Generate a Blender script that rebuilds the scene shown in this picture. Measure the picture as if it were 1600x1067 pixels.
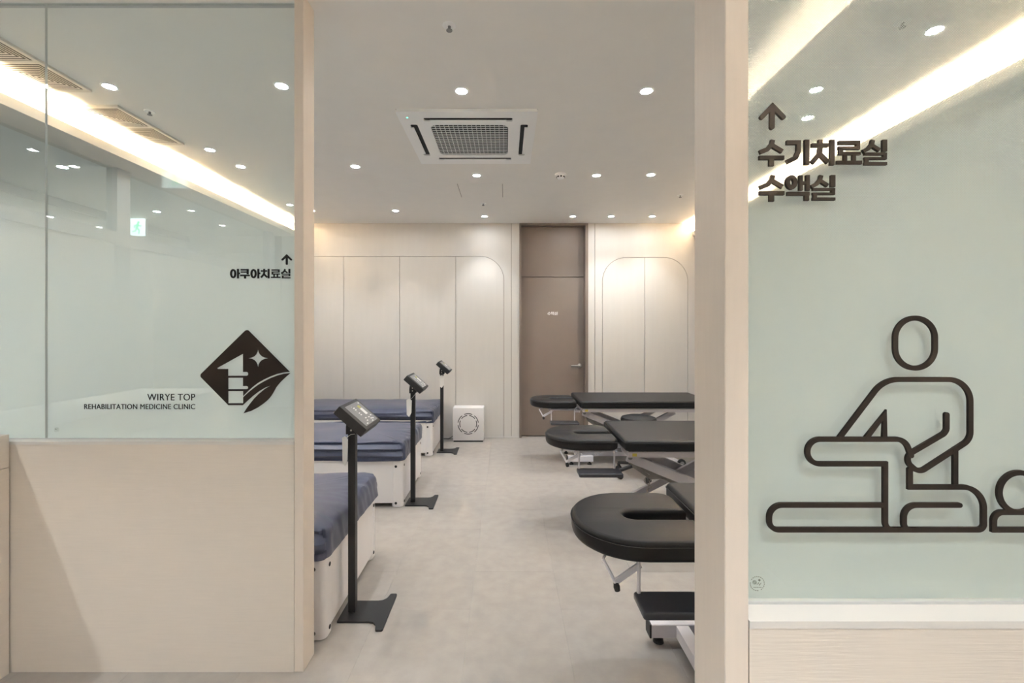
import bpy, bmesh, math, random
from mathutils import Vector, Matrix, noise
from mathutils.geometry import tessellate_polygon
random.seed(7)
PI = math.pi
for o in list(bpy.data.objects): bpy.data.objects.remove(o)
scn = bpy.context.scene
COL = scn.collection

# ------------------------------------------------------------------ camera
F, CX, CY, CZ = 711.0, 790.0, 515.0, 1.4125
cam = bpy.data.cameras.new('camera'); cam.sensor_width = 36.0; cam.lens = F*36/1600
cam.shift_x = (800-CX)/1600; cam.shift_y = (CY-533.5)/1600; cam.clip_start = 0.05
camo = bpy.data.objects.new('camera', cam); COL.objects.link(camo)
camo.location = (0, 0, CZ); camo.rotation_euler = (PI/2, 0, 0); scn.camera = camo
# ------------------------------------------------------------------ world + exposure
w = bpy.data.worlds.new('world'); scn.world = w; w.use_nodes = True
w.node_tree.nodes['Background'].inputs[0].default_value = (0.9, 0.95, 1, 1)
w.node_tree.nodes['Background'].inputs[1].default_value = 0.05
vs = scn.view_settings
vs.view_transform = 'Standard'; vs.look = 'None'; vs.gamma = 1.0; vs.use_curve_mapping = False
scn.cycles.max_bounces = 9; scn.cycles.diffuse_bounces = 6; scn.cycles.glossy_bounces = 4
vs.exposure = 1.61
DOWN_W = 14.8          # downlights
LOUNGE_W = 58.0
COVE = 134.0            # LED strips in the coves
DOWN_COL = (0.915, 0.965, 1.0)
WARM = (1.0, 0.77, 0.52)

# ------------------------------------------------------------------ key sizes (metres)
CEIL = 2.80
BACK = 5.94                       # back wall
XL, XR = -2.92, 2.62              # side walls of the treatment room
LF, LG = 1.877, 1.925             # left partition: front face, glass
RF, RG = 0.722, 0.769             # right partition: front face, glass
SILL = 0.9505
def px(x, y, Y): return ((x-CX)/F*Y, CZ+(CY-y)/F*Y)       # pixel -> X, Z on the plane at depth Y

# ------------------------------------------------------------------ materials
MAT = {}
def mat(name, col, rough=0.5, metal=0.0, var=0.0, scale=8.0, stretch=(1,1,1), bump=0.0, bscale=60.0, emit=None, estr=0, objvar=0.0, coat=0.0, sheen=0.0, spec=0.5):
    m = bpy.data.materials.new(name); m.use_nodes = True
    nt = m.node_tree; b = nt.nodes['Principled BSDF']
    b.inputs['Base Color'].default_value = (*col, 1); b.inputs['Roughness'].default_value = rough
    b.inputs['Metallic'].default_value = metal
    b.inputs['Specular IOR Level'].default_value = spec
    if coat: b.inputs['Coat Weight'].default_value = coat
    if sheen: b.inputs['Sheen Weight'].default_value = sheen
    tc = nt.nodes.new('ShaderNodeTexCoord'); mp = nt.nodes.new('ShaderNodeMapping')
    nt.links.new(tc.outputs['Object'], mp.inputs[0]); mp.inputs['Scale'].default_value = stretch
    n = nt.nodes.new('ShaderNodeTexNoise'); n.inputs['Scale'].default_value = scale; n.inputs['Detail'].default_value = 5
    nt.links.new(mp.outputs[0], n.inputs['Vector'])
    v = max(var, 0.01)
    hsv = nt.nodes.new('ShaderNodeHueSaturation'); hsv.inputs['Color'].default_value = (*col, 1)
    mr = nt.nodes.new('ShaderNodeMapRange'); mr.inputs[1].default_value = 0.3; mr.inputs[2].default_value = 0.7
    mr.inputs[3].default_value = 1-v; mr.inputs[4].default_value = 1+v
    nt.links.new(n.outputs[0], mr.inputs[0])
    if objvar:
        oi = nt.nodes.new('ShaderNodeObjectInfo')
        m2 = nt.nodes.new('ShaderNodeMapRange'); m2.inputs[3].default_value = 1-objvar; m2.inputs[4].default_value = 1+objvar
        nt.links.new(oi.outputs['Random'], m2.inputs[0])
        mu = nt.nodes.new('ShaderNodeMath'); mu.operation = 'MULTIPLY'
        nt.links.new(mr.outputs[0], mu.inputs[0]); nt.links.new(m2.outputs[0], mu.inputs[1])
        nt.links.new(mu.outputs[0], hsv.inputs['Value'])
        ad = nt.nodes.new('ShaderNodeVectorMath'); ad.operation = 'ADD'
        nt.links.new(tc.outputs['Object'], ad.inputs[0]); nt.links.new(oi.outputs['Location'], ad.inputs[1])
        nt.links.new(ad.outputs[0], mp.inputs[0])
    else:
        nt.links.new(mr.outputs[0], hsv.inputs['Value'])
    nt.links.new(hsv.outputs[0], b.inputs['Base Color'])
    if bump:
        nb = nt.nodes.new('ShaderNodeTexNoise'); nb.inputs['Scale'].default_value = bscale; nb.inputs['Detail'].default_value = 3
        nt.links.new(mp.outputs[0], nb.inputs['Vector'])
        bp = nt.nodes.new('ShaderNodeBump'); bp.inputs['Strength'].default_value = bump; bp.inputs['Distance'].default_value = 0.004
        nt.links.new(nb.outputs[0], bp.inputs['Height']); nt.links.new(bp.outputs[0], b.inputs['Normal'])
    if emit:
        b.inputs['Emission Color'].default_value = (*emit, 1); b.inputs['Emission Strength'].default_value = estr
    MAT[name] = m
    return m
mat('ceiling_paint', (0.86, 0.84, 0.80), 0.85, var=0.01, bump=0.05)
mat('wall_laminate', (0.62, 0.60, 0.57), 0.55, var=0.015, scale=3, stretch=(6,6,0.6))
mat('wall_white', (0.74, 0.73, 0.70), 0.6)
mat('groove', (0.20, 0.17, 0.14), 0.8)
mat('partition_laminate', (0.66, 0.605, 0.54), 0.5, var=0.02, scale=30, stretch=(0.25,0.25,5), bump=0.12, bscale=55)
mat('post_laminate', (0.66, 0.59, 0.52), 0.5, var=0.015, scale=30, stretch=(4,4,0.3))
mat('sill_white', (0.64, 0.62, 0.595), 0.45)
mat('cove_paint', (0.72, 0.67, 0.60), 0.7)
mat('door_laminate', (0.205, 0.168, 0.142), 0.5, var=0.02, scale=6)
mat('steel', (0.62, 0.60, 0.57), 0.28, 1.0)
mat('floor_base', (0.31, 0.285, 0.26), 0.6)
mat('floor_vinyl', (0.300, 0.276, 0.252), 0.42, var=0.075, scale=13, objvar=0.030, bump=0.08, bscale=120)
mat('sheet_navy', (0.040, 0.049, 0.090), 0.42, spec=0.3, var=0.06, scale=12, sheen=0.15)
mat('bed_white', (0.74, 0.72, 0.72), 0.4)
mat('black_metal', (0.010, 0.010, 0.011), 0.42)
mat('black_plastic', (0.016, 0.016, 0.017), 0.5)
mat('screen_grey', (0.19, 0.195, 0.20), 0.35)
mat('print_white', (0.75, 0.75, 0.75), 0.5)
mat('print_yellow', (0.42, 0.40, 0.10), 0.5)
mat('paper', (0.72, 0.72, 0.70), 0.7)
mat('leather', (0.015, 0.0155, 0.0165), 0.42, spec=0.17, var=0.03, scale=20, bump=0.06, bscale=260)
mat('leather_board', (0.035, 0.037, 0.045), 0.35, bump=0.05, bscale=260)
mat('table_steel', (0.50, 0.475, 0.49), 0.4)
mat('table_white', (0.72, 0.70, 0.74), 0.35)
mat('cable_grey', (0.30, 0.28, 0.25), 0.5)
mat('rubber', (0.018, 0.018, 0.018), 0.7)
mat('hub_grey', (0.22, 0.22, 0.22), 0.5)
mat('yellow_sticker', (0.50, 0.40, 0.06), 0.5)
mat('ac_white', (0.93, 0.93, 0.92), 0.4)
mat('ac_dark', (0.008, 0.008, 0.008), 0.6)  # near-black colour stands in for shade inside shallow grille and slots
mat('vent_white', (0.68, 0.65, 0.60), 0.5)
mat('vent_dark', (0.035, 0.03, 0.025), 0.7)
mat('sign_brown', (0.020, 0.015, 0.012), 0.6, spec=0.2)
mat('sign_black', (0.010, 0.0095, 0.009), 0.6, spec=0.2)
mat('stamp_grey', (0.16, 0.19, 0.16), 0.7)
mat('led_green', (0.1, 0.5, 0.3), 0.5, emit=(0.1, 1.0, 0.5), estr=1.5)
mat('lamp_lens', (0.9, 0.9, 0.9), 0.5, emit=(0.93, 0.97, 1.0), estr=110)
mat('led_strip', (0.9, 0.8, 0.6), 0.5, emit=WARM, estr=COVE)
mat('led_strip_lounge', (0.9, 0.8, 0.6), 0.5, emit=(1.0, 0.85, 0.68), estr=COVE*2.3)
mat('exit_face', (0.6, 0.8, 0.7), 0.5, emit=(0.75, 0.95, 0.95), estr=1.2)
mat('exit_green', (0.05, 0.45, 0.2), 0.5, emit=(0.05, 0.8, 0.35), estr=1.0)
mat('frame_grey', (0.50, 0.51, 0.51), 0.5)

def glass_mat(name, tint):
    m = bpy.data.materials.new(name); m.use_nodes = True; nt = m.node_tree; nt.nodes.clear()
    out = nt.nodes.new('ShaderNodeOutputMaterial'); mix = nt.nodes.new('ShaderNodeMixShader')
    tr = nt.nodes.new('ShaderNodeBsdfTransparent'); tr.inputs[0].default_value = (*tint, 1)
    gl = nt.nodes.new('ShaderNodeBsdfGlossy'); gl.inputs['Roughness'].default_value = 0.0
    lw = nt.nodes.new('ShaderNodeLayerWeight'); lw.inputs[0].default_value = 0.5
    p = nt.nodes.new('ShaderNodeMath'); p.operation = 'POWER'; p.inputs[1].default_value = 5
    ma = nt.nodes.new('ShaderNodeMath'); ma.operation = 'MULTIPLY_ADD'; ma.inputs[1].default_value = 0.95; ma.inputs[2].default_value = 0.045
    nt.links.new(lw.outputs['Facing'], p.inputs[0]); nt.links.new(p.outputs[0], ma.inputs[0])
    nt.links.new(ma.outputs[0], mix.inputs[0]); nt.links.new(tr.outputs[0], mix.inputs[1]); nt.links.new(gl.outputs[0], mix.inputs[2])
    nt.links.new(mix.outputs[0], out.inputs[0]); MAT[name] = m
glass_mat('glass', (0.955, 0.985, 0.98))
glass_mat('glass_far', (0.96, 0.985, 0.985))

def film_mat():
    # frosted film: a halftone of dots that closes to full cover towards the bottom
    m = bpy.data.materials.new('frost_film'); m.use_nodes = True; nt = m.node_tree; nt.nodes.clear()
    N = nt.nodes.new; L = nt.links.new
    out = N('ShaderNodeOutputMaterial'); mix = N('ShaderNodeMixShader')
    tr = N('ShaderNodeBsdfTransparent'); tr.inputs[0].default_value = (1, 1, 1, 1)
    df = N('ShaderNodeBsdfDiffuse'); df.inputs[0].default_value = (0.70, 0.74, 0.72, 1)
    tl = N('ShaderNodeBsdfTranslucent'); tl.inputs[0].default_value = (0.78, 0.83, 0.83, 1)
    m2 = N('ShaderNodeMixShader'); m2.inputs[0].default_value = 0.42
    L(df.outputs[0], m2.inputs[1]); L(tl.outputs[0], m2.inputs[2])
    tc = N('ShaderNodeTexCoord'); sx = N('ShaderNodeSeparateXYZ'); L(tc.outputs['Object'], sx.inputs[0])
    def cosn(o):
        a = N('ShaderNodeMath'); a.operation = 'MULTIPLY'; a.inputs[1].default_value = 2*PI/0.0044; L(o, a.inputs[0])
        c = N('ShaderNodeMath'); c.operation = 'COSINE'; L(a.outputs[0], c.inputs[0]); return c.outputs[0]
    pr = N('ShaderNodeMath'); pr.operation = 'MULTIPLY'; L(cosn(sx.outputs[0]), pr.inputs[0]); L(cosn(sx.outputs[2]), pr.inputs[1])
    cr = N('ShaderNodeFloatCurve')
    mr = N('ShaderNodeMapRange'); mr.inputs[1].default_value = 1.3; mr.inputs[2].default_value = 2.3; L(sx.outputs[2], mr.inputs[0])
    c = cr.mapping.curves[0]
    # x: height 1.3..2.3 m, y: threshold 0..1 for -1..1
    c.points[0].location = (0.0, 0.0); c.points[1].location = (1.0, 1.0)
    for p in ((0.12, 0.0), (0.34, 0.16), (0.55, 0.36), (0.72, 0.53), (0.85, 1.0)):
        c.points.new(*p)
    for p in c.points: p.handle_type = 'VECTOR'
    cr.mapping.update(); L(mr.outputs[0], cr.inputs[1])
    th = N('ShaderNodeMath'); th.operation = 'MULTIPLY_ADD'; th.inputs[1].default_value = 2.1; th.inputs[2].default_value = -1.05; L(cr.outputs[0], th.inputs[0])
    gt = N('ShaderNodeMath'); gt.operation = 'GREATER_THAN'; L(pr.outputs[0], gt.inputs[0]); L(th.outputs[0], gt.inputs[1])
    ml = N('ShaderNodeMath'); ml.operation = 'MULTIPLY'; ml.inputs[1].default_value = 0.97; L(gt.outputs[0], ml.inputs[0])
    L(ml.outputs[0], mix.inputs[0]); L(tr.outputs[0], mix.inputs[1]); L(m2.outputs[0], mix.inputs[2]); L(mix.outputs[0], out.inputs[0])
    MAT['frost_film'] = m
film_mat()

# ------------------------------------------------------------------ mesh helpers
def mesh(name, bm):
    me = bpy.data.meshes.new(name); bmesh.ops.recalc_face_normals(bm, faces=bm.faces); bm.to_mesh(me); bm.free(); return me
def obj(name, bm, m, parent=None, smooth=False, loc=None):
    me = bm if isinstance(bm, bpy.types.Mesh) else mesh(name, bm)
    if not me.materials: me.materials.append(MAT[m])
    if smooth:
        me.polygons.foreach_set('use_smooth', [True]*len(me.polygons)); me.set_sharp_from_angle(angle=math.radians(38))
    o = bpy.data.objects.new(name, me); COL.objects.link(o)
    if parent: o.parent = parent
    if loc: o.location = loc
    return o
def tag(o, label, cat=None, group=None, kind=None):
    o['label'] = label
    if cat: o['category'] = cat
    if group: o['group'] = group
    if kind: o['kind'] = kind
    return o
def thing(name, label, cat, loc=(0,0,0), group=None, kind=None):
    o = bpy.data.objects.new(name, None); COL.objects.link(o); o.empty_display_size = 0.1; o.location = loc
    return tag(o, label, cat, group, kind)
def struct(name, bm, m, label):
    return tag(obj(name, bm, m), label, kind='structure')
def dup(root, loc, label):
    r = root.copy(); COL.objects.link(r); r.location = loc; r['label'] = label
    for ch in list(root.children):
        c = ch.copy(); COL.objects.link(c); c.parent = r
        for g in list(ch.children):
            d = g.copy(); COL.objects.link(d); d.parent = c
    return r
def box(bm, x0, x1, y0, y1, z0, z1, M=None, bev=0, seg=2):
    vs_ = [bm.verts.new(Vector(p)) for p in ((x0,y0,z0),(x1,y0,z0),(x1,y1,z0),(x0,y1,z0),(x0,y0,z1),(x1,y0,z1),(x1,y1,z1),(x0,y1,z1))]
    fs = [bm.faces.new([vs_[i] for i in q]) for q in ((3,2,1,0),(4,5,6,7),(0,1,5,4),(1,2,6,5),(2,3,7,6),(3,0,4,7))]
    allv = vs_
    if bev:
        es = list({e for f in fs for e in f.edges})
        r = bmesh.ops.bevel(bm, geom=es, offset=bev, segments=seg, affect='EDGES', profile=0.5)
        allv = list({v for f in r['faces'] for v in f.verts} | {v for v in vs_ if v.is_valid})
    if M is not None:
        for v in allv: v.co = M @ v.co
    return bm
def B(x0, x1, y0, y1, z0, z1, M=None, bev=0, seg=2): return box(bmesh.new(), x0, x1, y0, y1, z0, z1, M, bev, seg)
def frame_to(a, b):
    a, b = Vector(a), Vector(b); d = b-a; L = d.length; z = d.normalized()
    up = Vector((0,0,1)) if abs(z.z) < 0.95 else Vector((0,1,0))
    x = up.cross(z).normalized(); y = z.cross(x)
    return Matrix(((x.x,y.x,z.x,a.x),(x.y,y.y,z.y,a.y),(x.z,y.z,z.z,a.z),(0,0,0,1))), L
def bar(bm, a, b, wx, wy, bev=0):       # rectangular bar from a to b
    M, L = frame_to(a, b); return box(bm, -wx/2, wx/2, -wy/2, wy/2, 0, L, M, bev)
def tube(bm, pts, r, n=10, cap=True):
    pts = [Vector(p) for p in pts]; rings = []
    up = None
    for i, p in enumerate(pts):
        if i == 0: t = pts[1]-p
        elif i == len(pts)-1: t = p-pts[i-1]
        else: t = (pts[i+1]-p).normalized()+(p-pts[i-1]).normalized()
        t.normalize()
        if up is None:
            up = Vector((0,0,1)) if abs(t.z) < 0.9 else Vector((1,0,0))
        x = up.cross(t); x = x.normalized() if x.length > 1e-5 else Vector((1,0,0)).cross(t).normalized(); y = t.cross(x).normalized(); up = y
        rr = r[i] if isinstance(r, (list, tuple)) else r
        rings.append([bm.verts.new(p + rr*(math.cos(2*PI*k/n)*x + math.sin(2*PI*k/n)*y)) for k in range(n)])
    for a, b in zip(rings, rings[1:]):
        for k in range(n): bm.faces.new((a[k], a[(k+1)%n], b[(k+1)%n], b[k]))
    if cap: bm.faces.new(rings[0][::-1]); bm.faces.new(rings[-1])
    return bm
def T(pts, r, n=10): return tube(bmesh.new(), pts, r, n)
def lathe(bm, prof, n=24, M=None):      # profile of (r, z)
    rings = []
    for r, z in prof:
        if r < 1e-6: rings.append([bm.verts.new((0,0,z))])
        else: rings.append([bm.verts.new((r*math.cos(2*PI*k/n), r*math.sin(2*PI*k/n), z)) for k in range(n)])
    for a, b in zip(rings, rings[1:]):
        for k in range(n):
            if len(a) == 1 and len(b) == 1: continue
            if len(a) == 1: bm.faces.new((a[0], b[(k+1)%n], b[k]))
            elif len(b) == 1: bm.faces.new((a[k], a[(k+1)%n], b[0]))
            else: bm.faces.new((a[k], a[(k+1)%n], b[(k+1)%n], b[k]))
    if M is not None:
        for rr in rings:
            for v in rr: v.co = M @ v.co
    return bm
def prism(bm, loops, d0, d1, f):        # loops of 2d points (outer + holes), extruded d0..d1; f(u,v,d) -> xyz
    pts = [p for lp in loops for p in lp]
    tris = tessellate_polygon([[Vector((p[0], p[1], 0)) for p in lp] for lp in loops])
    A = [bm.verts.new(f(p[0], p[1], d0)) for p in pts]; Bv = [bm.verts.new(f(p[0], p[1], d1)) for p in pts]
    for t in tris:
        try: bm.faces.new([A[i] for i in t]); bm.faces.new([Bv[i] for i in reversed(t)])
        except ValueError: pass
    k = 0
    for lp in loops:
        n = len(lp)
        for i in range(n):
            a, b = k+i, k+(i+1) % n
            bm.faces.new((A[a], A[b], Bv[b], Bv[a]))
        k += n
    return bm
fXY = lambda u, v, d: (u, v, d)
fXZ = lambda u, v, d: (u, d, v)
def arc(cx, cy, rx, ry, a0, a1, n=10):
    return [(cx+rx*math.cos(math.radians(a0+(a1-a0)*i/n)), cy+ry*math.sin(math.radians(a0+(a1-a0)*i/n))) for i in range(n+1)]
def rrect(x0, x1, y0, y1, r, n=6):
    return (arc(x1-r, y1-r, r, r, 0, 90, n)+arc(x0+r, y1-r, r, r, 90, 180, n)+arc(x0+r, y0+r, r, r, 180, 270, n)+arc(x1-r, y0+r, r, r, 270, 360, n))
def rounded(path, radii, closed=False, n=8):     # polyline with rounded corners
    out = []; N = len(path)
    for i, p in enumerate(path):
        r = radii[i] if isinstance(radii, (list, tuple)) else radii
        if (not closed and i in (0, N-1)) or r <= 0: out.append(p); continue
        a, b = Vector(path[i-1]), Vector(path[(i+1) % N]); p = Vector(p)
        u, v = (a-p), (b-p); lu, lv = u.length, v.length; u.normalize(); v.normalize()
        ang = u.angle(v); t = min(r/math.tan(ang/2), lu*0.499, lv*0.499); r2 = t*math.tan(ang/2)
        c = p+(u+v).normalized()*(r2/math.sin(ang/2)); s, e = p+u*t-c, p+v*t-c
        a0 = math.atan2(s.y, s.x); a1 = math.atan2(e.y, e.x); d = (a1-a0+PI) % (2*PI)-PI
        out += [(c.x+r2*math.cos(a0+d*k/n), c.y+r2*math.sin(a0+d*k/n)) for k in range(n+1)]
    return out
def ribbon_loops(path, wd, closed=False, caps=True):
    P = [Vector(p) for p in path]; Q = [P[0]]
    for p in P[1:]:
        if (p-Q[-1]).length > 1e-6: Q.append(p)
    if closed and (Q[0]-Q[-1]).length < 1e-6: Q.pop()
    P = Q; N = len(P); Lf, Rt = [], []
    for i, p in enumerate(P):
        d0 = (p-P[i-1]).normalized() if (i > 0 or closed) else None
        d1 = (P[(i+1) % N]-p).normalized() if (i < N-1 or closed) else None
        if d0 is None: d0 = d1
        if d1 is None: d1 = d0
        n0, n1 = Vector((-d0.y, d0.x)), Vector((-d1.y, d1.x)); m = n0+n1
        m = m.normalized() if m.length > 1e-6 else n0
        s = wd/2/max(0.45, m.dot(n0)); Lf.append(p+m*s); Rt.append(p-m*s)
    if closed: return [[(v.x, v.y) for v in Lf], [(v.x, v.y) for v in Rt]]
    out = [(v.x, v.y) for v in Lf]
    if caps:
        d = (P[-1]-P[-2]).normalized(); a = math.degrees(math.atan2(d.y, d.x)); out += arc(P[-1].x, P[-1].y, wd/2, wd/2, a+90, a-90, 8)[1:-1]
    out += [(v.x, v.y) for v in reversed(Rt)]
    if caps:
        d = (P[0]-P[1]).normalized(); a = math.degrees(math.atan2(d.y, d.x)); out += arc(P[0].x, P[0].y, wd/2, wd/2, a+90, a-90, 8)[1:-1]
    return [out]
def quadband(bm, A, Bq, d0, d1, f):     # closed band between two equal loops
    n = len(A)
    v = [[bm.verts.new(f(p[0], p[1], d)) for p in lp] for lp in (A, Bq) for d in (d0, d1)]
    a0, a1, b0, b1 = v
    for i in range(n):
        j = (i+1) % n
        for q in ((a0[i],a0[j],b0[j],b0[i]), (a1[i],b1[i],b1[j],a1[j]), (a0[i],a1[i],a1[j],a0[j]), (b0[i],b0[j],b1[j],b1[i])): bm.faces.new(q)
    return bm
def stroke(bm, path, wd, d0, d1, f, closed=False, caps=True):
    lp = ribbon_loops(path, wd, closed, caps)
    if closed: return quadband(bm, lp[0], lp[1], d0, d1, f)
    return prism(bm, lp, d0, d1, f)
def text_bm(s, x0, x1, z0, h, Y, t):    # lettering fitted between x0 and x1, cap height h, baseline z0, facing -Y
    cu = bpy.data.curves.new('lettering', 'FONT'); cu.body = s; cu.space_character = 1.06
    o = bpy.data.objects.new('lettering', cu); COL.objects.link(o)
    bpy.context.view_layer.update()
    me = bpy.data.meshes.new_from_object(o.evaluated_get(bpy.context.evaluated_depsgraph_get()))
    bpy.data.objects.remove(o); bpy.data.curves.remove(cu)
    bm = bmesh.new(); bm.from_mesh(me); bpy.data.meshes.remove(me)
    ax = min(v.co.x for v in bm.verts); bx = max(v.co.x for v in bm.verts); ay = min(v.co.y for v in bm.verts); by = max(v.co.y for v in bm.verts)
    for v in bm.verts: v.co = Vector((x0+(v.co.x-ax)/(bx-ax)*(x1-x0), Y, z0+(v.co.y-ay)/(by-ay)*h))
    r = bmesh.ops.extrude_face_region(bm, geom=list(bm.faces))
    for e in r['geom']:
        if isinstance(e, bmesh.types.BMVert): e.co.y -= t
    return bm

# ================================================================== SETTING
LX0, LX1, LY0 = -6.4, 1.55, -4.4            # lounge in front of the partitions
HX = -4.15                                   # far wall of the side corridor
# ---- floor with separate tiles
bm = bmesh.new(); box(bm, LX0-0.1, XR+0.1, LY0-0.1, BACK+0.3, -0.1, -0.006)
floor = struct('floor', bm, 'floor_base', 'beige concrete-look floor running from the lounge into the treatment room')
tile_cache = {}
def tile(x0, x1, y0, y1):
    k = (round(x1-x0, 4), round(y1-y0, 4))
    if k not in tile_cache:
        g = 0.0002; me = mesh('floor_tile', B(g, k[0]-g, g, k[1]-g, -0.006, 0, bev=0.0005, seg=1)); me.materials.append(MAT['floor_vinyl']); tile_cache[k] = me
    obj('floor_tile', tile_cache[k], 'floor_vinyl', floor, loc=(x0, y0, 0))
TW, TL = 0.457, 0.914
x = XL; i = 0
while x < XR-0.01:
    y = -0.9 - (TL/2 if i % 2 else 0.1)
    xe = min(x+TW, XR)
    while y < BACK-0.01:
        ye = min(y+TL, BACK)
        if ye-y > 0.02: tile(x, xe, y, ye)
        y = ye
    x = xe; i += 1
bm = bmesh.new(); box(bm, LX0, XL-0.001, LY0, BACK, -0.006, -0.0005); box(bm, XL, XR, LY0, -1.36, -0.006, -0.0005)
obj('floor_field', bm, 'floor_vinyl', floor)

# ---- ceiling (one flat slab)
bm = B(LX0-0.1, XR+0.1, LY0-0.1, BACK+0.3, CEIL, CEIL+0.1)
ceiling = struct('ceiling', bm, 'ceiling_paint', 'flat off-white ceiling over the lounge and the treatment room')
# hairlines of the access hatch
hatch = thing('access_hatch', 'flush square access hatch in the ceiling behind the air conditioner', 'hatch', (0,0,0))
for a in ((-0.462, -0.458, 4.33, 4.77), (-0.032, -0.028, 4.33, 4.77)): obj('seam', B(a[0], a[1], a[2], a[3], CEIL-0.0012, CEIL+0.002), 'groove', hatch)
obj('hatch_panel', B(-0.457, -0.033, 4.335, 4.765, CEIL-0.001, CEIL+0.002), 'ceiling_paint', hatch)

# ---- back wall: backing, laminate panels with open joints
S = F/BACK
def bx_(p): return (p-CX)/S
def bz_(p): return CZ+(CY-p)/S
DX0, DX1 = bx_(811.4), bx_(918.8)
bm = bmesh.new(); box(bm, XL-0.1, DX0, BACK+0.012, BACK+0.2, 0, CEIL); box(bm, DX1, XR+0.1, BACK+0.012, BACK+0.2, 0, CEIL)
box(bm, DX0, DX1, BACK+0.16, BACK+0.2, 0, CEIL)
wb = struct('wall_back', bm, 'groove', 'cream panelled back wall with arched panel joints and scalloped light')
G = 0.0028
def panel(loop): obj('wall_panel', prism(bmesh.new(), [loop], BACK, BACK+0.014, fXZ), 'wall_laminate', wb)
def rect(x0, x1, z0, z1): return [(x0,z0),(x1,z0),(x1,z1),(x0,z1)]
AT = bz_(400.5); AR = bx_(787.3); R1 = 0.31; SEAM1 = bx_(799)
xs = [XL, bx_(537), bx_(624.5), bx_(712)]
for a, b in zip(xs, xs[1:]): panel(rect(a+G, b-G, 0, AT-G))
panel([(xs[3]+G, 0), (AR-G, 0)] + arc(AR-R1, AT-R1, R1-G, R1-G, 0, 90, 14) + [(xs[3]+G, AT-G)])
panel([(XL, CEIL), (XL, AT+G)] + list(reversed(arc(AR-R1, AT-R1, R1+G, R1+G, 0, 90, 14))) + [(AR+G, 0), (SEAM1-G, 0), (SEAM1-G, CEIL)])
panel(rect(SEAM1+G, DX0, 0, CEIL))
S2 = bx_(929.6); A0, A1, AM = bx_(941.3), bx_(1074.7), bx_(1007.5); AT2 = bz_(402.3); R2 = 0.31
panel(rect(DX1, S2-G, 0, CEIL))
panel([(A0+G, 0), (AM-G, 0), (AM-G, AT2-G)] + arc(A0+R2, AT2-R2, R2-G, R2-G, 90, 180, 14))
panel([(AM+G, 0), (A1-G, 0)] + arc(A1-R2, AT2-R2, R2-G, R2-G, 0, 90, 14) + [(AM+G, AT2-G)])
panel([(S2+G, 0), (A0-G, 0)] + list(reversed(arc(A0+R2, AT2-R2, R2+G, R2+G, 90, 180, 14))) + list(reversed(arc(A1-R2, AT2-R2, R2+G, R2+G, 0, 90, 14))) + [(A1+G, 0), (XR, 0), (XR, CEIL), (S2+G, CEIL)])
# thin pale skirting
bm = bmesh.new(); box(bm, AR+0.004, DX0, BACK-0.004, BACK, 0, 0.022); box(bm, -2.4, AR, BACK-0.004, BACK, 0, 0.022)
struct('baseboard_back', bm, 'sill_white', 'thin pale skirting strip along the back wall left of the door')

# ---- door
d = thing('door_1', 'tall grey-brown flush door with transom panel at the back of the room', None, (0,0,0), kind='structure')
DY = BACK+0.10
fr = bmesh.new()
box(fr, DX0, DX0+0.028, BACK-0.012, BACK+0.15, 0, CEIL-0.001); box(fr, DX1-0.036, DX1, BACK-0.012, BACK+0.15, 0, CEIL-0.001); box(fr, DX0+0.028, DX1-0.036, BACK-0.012, BACK+0.15, CEIL-0.028, CEIL-0.001)
obj('door_frame', fr, 'door_laminate', d)
ZT = CZ+82/F*DY
leaf = obj('door_leaf', B(DX0+0.030, DX1-0.038, DY, DY+0.04, 0.006, ZT-0.004, bev=0.002, seg=1), 'door_laminate', d)
obj('transom_panel', B(DX0+0.030, DX1-0.038, DY, DY+0.04, ZT+0.004, CEIL-0.029, bev=0.002, seg=1), 'door_laminate', d)
hx, hz = px(905.5, 571, DY); 
M = Matrix.Translation((hx, DY, hz)) @ Matrix.Rotation(PI/2, 4, 'X')
h = obj('door_handle', lathe(bmesh.new(), [(0.0,0.0),(0.026,0.0),(0.027,0.008),(0.020,0.011),(0.011,0.013),(0.011,0.05),(0,0.05)], 20, M), 'steel', d, True)
obj('lever', T([(hx+0.004, DY-0.045, hz), (hx-0.02, DY-0.05, hz), (hx-0.115, DY-0.05, hz)], 0.0085, 10), 'steel', h, True)

# ---- left wall: framed partition under the cove, side corridor behind it
POSTS = [(2.02, 2.10), (3.42, 3.54), (5.62, 5.72)]
TRZ0, TRZ1 = 2.06, 2.15
lw_ = thing('wall_left', 'pale framed partition along the left side of the room, seen through frosted glass', None, (0,0,0), kind='structure')
ys = [LG+0.03] + [v for p in POSTS for v in p] + [BACK]
for k in range(0, len(ys), 2):
    if ys[k+1]-ys[k] < 0.02: continue
    obj('panel', B(XL-0.06, XL-0.02, ys[k], ys[k+1], 0, TRZ0), 'wall_white', lw_)
    obj('pane', B(XL-0.045, XL-0.037, ys[k], ys[k+1], TRZ1, 2.632), 'glass_far', lw_)
for a, b in POSTS: obj('mullion', B(XL-0.08, XL, a, b, 0, 2.632), 'frame_grey', lw_)
for k in range(0, len(ys), 2):
    if ys[k+1]-ys[k] >= 0.02: obj('transom', B(XL-0.08, XL, ys[k], ys[k+1], TRZ0, TRZ1), 'frame_grey', lw_)
bm = bmesh.new(); box(bm, HX-0.1, HX, LG, BACK+0.2, 0, CEIL); box(bm, HX, XL-0.1, BACK, BACK+0.1, 0, CEIL)
struct('wall_corridor', bm, 'wall_white', 'white walls of the side corridor beyond the left partition')
bm = bmesh.new(); box(bm, HX, XL-0.09, LG+0.03, BACK, 2.632, 2.70)
struct('ceiling_corridor', bm, 'ceiling_paint', 'lowered ceiling of the side corridor beyond the left partition')
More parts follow.
